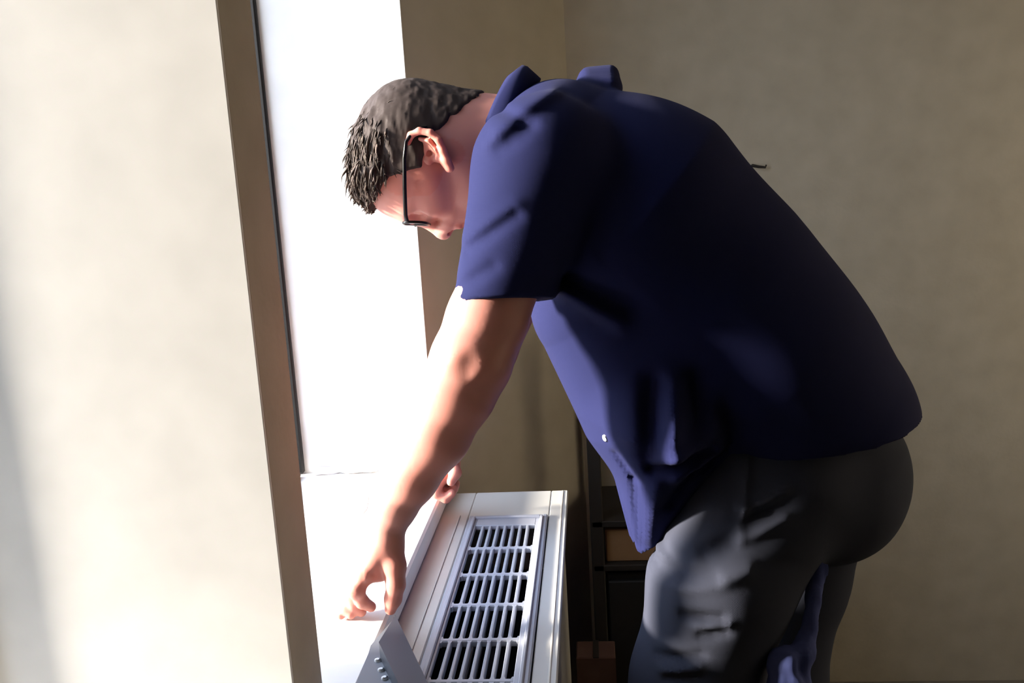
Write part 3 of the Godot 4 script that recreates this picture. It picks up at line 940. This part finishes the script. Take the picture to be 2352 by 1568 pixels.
func build_hair(man: Node3D) -> void:
	hair_noise.seed = 11
	hair_noise.frequency = 1.0
	hair_noise.fractal_octaves = 2
	var f := head_field()
	f.post = hair_post
	var net := f.net(Vector3(-0.15, -0.10, -0.11), Vector3(0.125, 0.145, 0.11), 0.0033)
	# keep what is hair
	var keep := PackedInt32Array()
	var v: PackedVector3Array = net[0]
	var ix: PackedInt32Array = net[2]
	for i in range(0, ix.size(), 3):
		if hairline(v[ix[i]]) > -0.002 and hairline(v[ix[i + 1]]) > -0.002 and hairline(v[ix[i + 2]]) > -0.002:
			keep.append_array([ix[i], ix[i + 1], ix[i + 2]])
	net[2] = keep
	var seeds := []
	for i in range(0, v.size(), 3):
		if hairline(v[i]) > 0.003 and v[i].z < 0.06: seeds.append([v[i], net[1][i]])
	var arr := empty_arrays()
	add_net(arr, to_world(net), func(_p): return Color(0.045, 0.034, 0.028))
	var hair := put("hair", to_mesh(arr), M.hair, man)
	hair.set_meta("label", "short brown hair, longer and wavy over the forehead")
	# locks
	var lr := RandomNumberGenerator.new()
	lr.seed = 21
	var L := empty_arrays()
	for sd in seeds:
		var p: Vector3 = sd[0]
		var n: Vector3 = sd[1]
		var top := smoothstep(-0.11, -0.01, p.x) * smoothstep(0.035, 0.08, p.y)
		if lr.randf() > 0.35 + 0.65 * top: continue
		var flow := Vector3(1.0, -0.25 if top < 0.3 else 0.1, 0.25 * signf(p.z) + lr.randf_range(-0.18, 0.18))
		if p.x < -0.03 and top < 0.3: flow = Vector3(-0.35, -1.0, lr.randf_range(-0.2, 0.2))
		elif top < 0.25: flow = Vector3(0.15, -1.0, lr.randf_range(-0.2, 0.2)).lerp(flow, 0.3)
		flow = (flow - n * flow.dot(n)).normalized()
		var len: float = lerpf(0.009, 0.030, top) * lr.randf_range(0.7, 1.2)
		var lift: float = lerpf(0.03, 0.17, top) * lr.randf_range(0.5, 1.3)
		var side := n.cross(flow)
		var r0: float = lerpf(0.0011, 0.0019, top)
		var wave := lr.randf_range(-0.35, 0.35) * top
		if top > 0.3 and lr.randf() < 0.40:        # a thicker wavy curl
			r0 = lr.randf_range(0.0020, 0.0032)
			wave = lr.randf_range(0.25, 0.5) * (1.0 if lr.randf() < 0.5 else -1.0)
			lift *= 1.15
		if p.x > 0.03:
			var cut := smoothstep(0.085, 0.03, p.x + 0.012)
			len *= lerpf(0.25, 1.0, cut)
			lift *= 0.7
		var tone := lr.randf_range(0.6, 1.5)
		var col := Color(0.066 * tone, 0.050 * tone, 0.042 * tone)
		var base: int = L[0].size()
		var at := p - n * 0.002
		var steps := 6
		for s in steps + 1:
			var u := float(s) / steps
			var dirv := (flow + n * (lift - u * lift * 1.5) + side * wave * sin(u * 6.0)).normalized()
			var rr := r0 * (1.0 - u * 0.9)
			var a := dirv.cross(n).normalized()
			var b := dirv.cross(a)
			for k in 3:
				var fa := TAU * k / 3.0
				var o := a * cos(fa) * 1.5 + b * sin(fa) * 0.8
				L[0].append(H(0, 0) + head_basis * (at + o * rr))
				L[1].append(head_basis * o.normalized())
				L[3].append(col)
			at += dirv * len / steps
		for s in steps:
			for k in 3:
				var i0 := base + s * 3 + k
				var i1 := base + s * 3 + (k + 1) % 3
				L[2].append_array([i0, i0 + 3, i1, i1, i0 + 3, i1 + 3])
	print("lock tris ", L[2].size() / 3)
	put("hair_locks", to_mesh(L), M.hair, hair).set_meta("kind", "stuff")

func build_glasses() -> void:
	var g := thing("eyeglasses", "black rectangular eyeglasses worn on the man's lowered face", "glasses", head_at)
	for s in [-1.0, 1.0]:
		var st := new_st()
		var ring := []
		var rad := []
		var rc := PackedVector2Array()
		for k in 29:
			var f := TAU * k / 28.0
			# rounded rectangle, in y and z
			var cy := signf(sin(f)) * pow(absf(sin(f)), 0.55) * 0.0185
			var cz := signf(cos(f)) * pow(absf(cos(f)), 0.55) * 0.0265
			var z: float = s * (0.039 + cz)
			ring.append(H(0.1005 - 1.6 * z * z, 0.0215 + cy, z))
			rad.append(0.0024)
			if k < 28: rc.append(Vector2(0.0215 + cy, z))
		tube(st, ring, rad, 8, false)
		obj("rim", st, M.black, g)
		st = new_st()
		var c := H(0.1005 - 1.6 * 0.039 * 0.039, 0.0215, s * 0.039)
		for k in 28:
			for q in [[c, ring[k], ring[k + 1]], [c, ring[k + 1], ring[k]]]:
				tri(st, q[0], q[1], q[2])
		obj("lens", st, M.lens, g)
		# temple arm, back over the ear
		st = new_st()
		var zt: float = s * 0.0875
		tube(st, [H(0.0915, 0.031, s * 0.066), H(0.0905, 0.0315, s * 0.071), H(0.082, 0.032, s * 0.0785), H(0.04, 0.0315, zt), H(0.0, 0.031, s * 0.0915), H(-0.024, 0.028, s * 0.0925), H(-0.042, 0.016, s * 0.087), H(-0.046, 0.000, s * 0.078)], [0.0026, 0.0032, 0.0032, 0.0031, 0.0030, 0.0030, 0.0026, 0.0020], 8)
		obj("temple_arm", st, M.black, g)
	var b := new_st()
	tube(b, [H(0.1, 0.026, -0.0125), H(0.1035, 0.029, -0.005), H(0.1035, 0.029, 0.005), H(0.1, 0.026, 0.0125)], [0.0018, 0.0018, 0.0018, 0.0018], 8)
	obj("bridge", b, M.black, g)

func build_clothes(man: Node3D) -> void:
	# ---- shirt
	var f := Field.new()
	var n1 := -1.0 * Vector3(0.6673, -0.7448, -0.0000)
	n1 = n1 if n1.x > 0 else n1
	var hem_a := Vector3(0.6673, -0.7448, -0.0000)
	var hem_p := Vector3(0.0547, 0.8577, -1.3600)
	f.add(Vector3(-0.0405, 1.4926, -1.4600), Vector3(0.0706, 1.3853, -1.4600), 0.099, 0.164, 0.05, 0.70)
	f.add(Vector3(0.0706, 1.3853, -1.4600), Vector3(0.1655, 1.2391, -1.4600), 0.164, 0.184, 0.06, 0.84)
	f.add(Vector3(0.1655, 1.2391, -1.4600), Vector3(0.2597, 1.1324, -1.4600), 0.184, 0.172, 0.06, 0.90)
	f.add(Vector3(0.2597, 1.1324, -1.4600), Vector3(0.3431, 1.0353, -1.4600), 0.172, 0.162, 0.06, 0.77)
	f.add(Vector3(0.0052, 1.2426, -1.4400), Vector3(0.0916, 1.1115, -1.4400), 0.105, 0.135, 0.05, 0.72)
	f.add(Vector3(0.0996, 1.0725, -1.4500), Vector3(0.0684, 0.8161, -1.4500), 0.105, 0.014, 0.04, 0.40)
	f.add(Vector3(0.1188, 1.0854, -1.3350), Vector3(0.0732, 0.8754, -1.3550), 0.075, 0.014, 0.035)
	f.add(Vector3(-0.0621, 1.4668, -1.3134), Vector3(-0.0354, 1.4736, -1.6543), 0.085, 0.080, 0.05)
	f.add(Vector3(0.0098, 1.6015, -1.5600), Vector3(0.0440, 1.6027, -1.5600), 0.014, 0.014, 0.008, 0.30)
	f.add(Vector3(0.0075, 1.5814, -1.5400), Vector3(0.0412, 1.5792, -1.5400), 0.020, 0.020, 0.012, 0.30)
	# sleeves
	var sn := Vector3(0.0173, -0.9829, 0.1831)
	f.add(Vector3(-0.0615, 1.4577, -1.2914), Vector3(-0.1289, 1.2773, -1.2309), 0.090, 0.0645, 0.04, 1.0, sn, Vector3(-0.1274, 1.2849, -1.2325))
	f.add(Vector3(-0.0367, 1.4546, -1.6710), Vector3(-0.1368, 1.2285, -1.6296), 0.085, 0.066, 0.04, 1.0, sn, Vector3(-0.1248, 1.2356, -1.6321))
	f.post = shirt_post
	hem1n = hem_a
	hem1p = hem_p
	noise_a.frequency = 0.06
	folds = [
		[-0.1619, 1.3610, -0.0942, 1.4030, -0.007, 0.010],
		[-0.1624, 1.3702, -0.0937, 1.4120, 0.005, 0.012],
		[-0.1735, 1.3106, -0.1269, 1.3373, -0.005, 0.010],
		[-0.1166, 1.5146, -0.0416, 1.5598, 0.008, 0.012],
		[-0.1197, 1.5443, -0.0709, 1.5165, -0.007, 0.010],
		[-0.1104, 1.4872, -0.0826, 1.5013, -0.003, 0.010],
		[-0.1279, 1.4970, -0.0936, 1.5183, 0.006, 0.010],
		[-0.0367, 1.2912, 0.0349, 1.2469, 0.012, 0.016],
		[-0.0410, 1.3024, 0.0476, 1.2647, -0.010, 0.018],
		[0.0802, 1.1551, 0.0725, 1.0631, -0.014, 0.016],
		[0.1073, 1.1540, 0.0960, 1.0719, 0.010, 0.018],
		[0.1394, 1.1652, 0.1298, 1.0836, -0.010, 0.018],
		[0.0762, 1.0383, 0.1543, 1.0611, -0.013, 0.012],
		[0.0840, 1.0524, 0.1339, 1.0805, 0.009, 0.012],
		[0.1029, 0.9656, 0.1349, 1.0187, -0.013, 0.012],
		[0.1349, 1.0187, 0.1834, 1.0465, -0.013, 0.012],
		[0.1089, 1.0228, 0.1701, 1.0535, 0.008, 0.012],
		[0.0784, 1.0001, 0.0704, 0.9032, 0.008, 0.016],
		[0.0263, 1.0452, 0.0508, 1.0042, -0.006, 0.007],
		[0.0508, 1.0042, 0.0589, 0.8772, -0.006, 0.007],
		[0.1758, 1.1199, 0.1930, 1.0558, -0.008, 0.016],
	]
	fold_z = -1.42
	var arr := empty_arrays()
	add_net(arr, f.net(Vector3(-0.22, 0.80, -1.84), Vector3(0.66, 1.68, -1.08), 0.005))
	print("shirt faces ", arr[2].size() / 3)
	var shirt := put("shirt", to_mesh(arr), M.shirt, man)
	shirt.set_meta("label", "navy short-sleeved shirt")
	# collar: a band round the neck with a folded leaf
	var cs := new_st()
	var ca := Vector3(-0.0978, 1.5995, -1.4600)
	var cb := Vector3(-0.1684, 1.4530, -1.4600)
	var cc := (ca + cb) * 0.5
	var ax := (ca - cb) * 0.5
	var out := Vector3(ax.y, -ax.x, 0).normalized()      # towards the trunk
	var side := [[0.95, -0.012], [1.0, -0.014], [1.06, -0.008], [1.10, 0.006], [1.08, 0.022], [1.0, 0.022]]
	var peak := [[0.82, -0.010], [0.98, -0.014], [1.24, -0.001], [1.25, 0.006], [1.14, 0.032], [0.95, 0.032]]
	var rows := side
	var nn := 56
	var grid := []
	for k in nn + 1:
		var fa := TAU * k / nn
		var u := pow(maxf(cos(fa), 0.0), 4.0)
		var row := []
		for j in side.size():
			var rr := lerpf(side[j][0], peak[j][0], u)
			row.append(cc + ax * cos(fa) * rr + Vector3(0, 0, 0.083) * sin(fa) * rr + out * lerpf(side[j][1], peak[j][1], u))
		grid.append(row)
	for k in nn:
		for j in rows.size():
			var j2 := (j + 1) % rows.size()
			cs.set_smooth_group(0)
			for q in [grid[k][j], grid[k + 1][j2], grid[k + 1][j], grid[k][j], grid[k][j2], grid[k + 1][j2]]:
				cs.add_vertex(q)
	cs.generate_normals()
	obj("collar", cs, M.shirt, shirt)
	# buttons on the placket
	for start in [Vector3(0.0040, 1.0661, -1.2850)]:
		var p: Vector3 = start
		var bs := new_st()
		var nrm := Vector3(-0.74, -0.22, 0.62).normalized()
		for k in 120:
			if f.at(p) < 0.001: break
			p -= nrm * 0.001
		tube(bs, [p - nrm * 0.003, p + nrm * 0.001, p + nrm * 0.0022], [0.0058, 0.0058, 0.004], 14)
		obj("button", bs, M.button, shirt)
	# ---- trousers
	var q := Field.new()
	leg_bones(q, 0.0)
	q.post = pants_post
	folds = [
		[0.0737, 0.8724, 0.1521, 0.8820, -0.010, 0.010],
		[0.1084, 0.8662, 0.2011, 0.8915, 0.008, 0.012],
		[0.0810, 0.9023, 0.1099, 0.8899, -0.006, 0.009],
		[0.1136, 0.8233, 0.1605, 0.8265, -0.009, 0.009],
		[0.1350, 0.7997, 0.1645, 0.8060, -0.008, 0.009],
		[0.1321, 0.8114, 0.1696, 0.8168, 0.006, 0.009],
		[0.0777, 0.7485, 0.1311, 0.7659, -0.007, 0.009],
		[0.0866, 0.7237, 0.1279, 0.7333, -0.008, 0.009],
		[0.0806, 0.7358, 0.1282, 0.7479, 0.006, 0.009],
		[0.2105, 1.0463, 0.2002, 0.9765, 0.006, 0.008],
		[0.2002, 0.9765, 0.1918, 0.9292, 0.006, 0.008],
		[0.2002, 0.9739, 0.2548, 0.9980, 0.008, 0.010],
		[0.1943, 0.9325, 0.2547, 0.9614, 0.008, 0.010],
		[0.2017, 0.9531, 0.2547, 0.9788, -0.008, 0.010],
		[0.1465, 0.9109, 0.1881, 0.9274, -0.008, 0.012],
		[0.1597, 0.9633, 0.1887, 0.9716, 0.006, 0.014],
	]
	fold_z = -1.40
	var pa := empty_arrays()
	add_net(pa, q.net(Vector3(0.0, 0.06, -1.80), Vector3(0.66, 1.18, -1.08), 0.006))
	print("pants faces ", pa[2].size() / 3)
	var pants := put("trousers", to_mesh(pa), M.pants, man)
	pants.set_meta("label", "slate grey trousers")
	# ---- shoes
	for c in [Vector3(0.145, 0, -1.36), Vector3(0.33, 0, -1.58)]:
		var sf := Field.new()
		sf.add(c + Vector3(0.05, 0.035, 0), c + Vector3(-0.12, 0.03, 0), 0.042, 0.036, 0.03)
		sf.add(c + Vector3(0.02, 0.05, 0), c + Vector3(0.0, 0.10, 0), 0.045, 0.05, 0.04)
		sf.post = func(p: Vector3, d: float) -> float: return maxf(d, 0.001 - p.y)
		var sa := empty_arrays()
		add_net(sa, sf.net(c + Vector3(-0.2, -0.02, -0.09), c + Vector3(0.13, 0.18, 0.09), 0.008))
		put("shoe", to_mesh(sa), M.shoe, man)
	# ---- a bunched blue cloth at his hip pocket
	var r := thing("cloth", "crumpled blue cloth hanging down behind the man's nearer thigh", "cloth", Vector3(0.2502, 0.7486, -1.2222))
	var rf := Field.new()
	rf.chain([Vector3(0.2365, 0.7302, -1.2400), Vector3(0.2453, 0.7444, -1.2343), Vector3(0.2600, 0.7513, -1.2338), Vector3(0.2850, 0.7521, -1.2414)], [0.004, 0.008, 0.010, 0.008], 0.01)
	rf.chain([Vector3(0.2453, 0.7444, -1.2343), Vector3(0.2408, 0.7023, -1.2311), Vector3(0.2439, 0.6377, -1.2233)], [0.008, 0.010, 0.007], 0.020)
	rf.chain([Vector3(0.2619, 0.7512, -1.2340), Vector3(0.2570, 0.7020, -1.2202), Vector3(0.2588, 0.6170, -1.2126)], [0.010, 0.013, 0.008], 0.020)
	rf.chain([Vector3(0.2837, 0.7522, -1.2413), Vector3(0.2798, 0.6961, -1.2294), Vector3(0.2763, 0.6296, -1.2247)], [0.008, 0.011, 0.007], 0.020)
	rf.chain([Vector3(0.3312, 0.9651, -1.3200), Vector3(0.3172, 0.8575, -1.3000), Vector3(0.2850, 0.7521, -1.2414)], [0.016, 0.013, 0.010], 0.02)
	rf.post = func(p: Vector3, d: float) -> float: return d - 0.006 * noise_a.get_noise_3d(p.x * 420.0, p.y * 160.0, p.z * 420.0)
	var ra := empty_arrays()
	add_net(ra, rf.net(Vector3(0.2202, 0.6093, -1.2138) - Vector3(0.03, 0.03, 0.07), Vector3(0.3375, 0.9934, -1.2966) + Vector3(0.04, 0.03, 0.12), 0.004))
	put("rag", to_mesh(ra), M.rag, r)

var hem1n := Vector3.DOWN
var hem1p := Vector3.ZERO
var hem2p := Vector3(0.2177, 1.0325, -1.3000)

func shirt_post(p: Vector3, d: float) -> float:
	d = fold_post(p, d)
	# the hem dips to a tail in front and runs level round the back
	var h1 := hem1n.dot(p - hem1p)
	var h2 := Vector3(0.10, -1, 0).normalized().dot(p - hem2p)
	var cut := minf(h1, h2)
	# hollow under the hem
	d = maxf(d, minf(-(d + 0.010), 1.0) if cut > -0.05 else d)
	return maxf(d, cut)

func pants_post(p: Vector3, d: float) -> float:
	return maxf(fold_post(p, d), 0.07 - p.y)
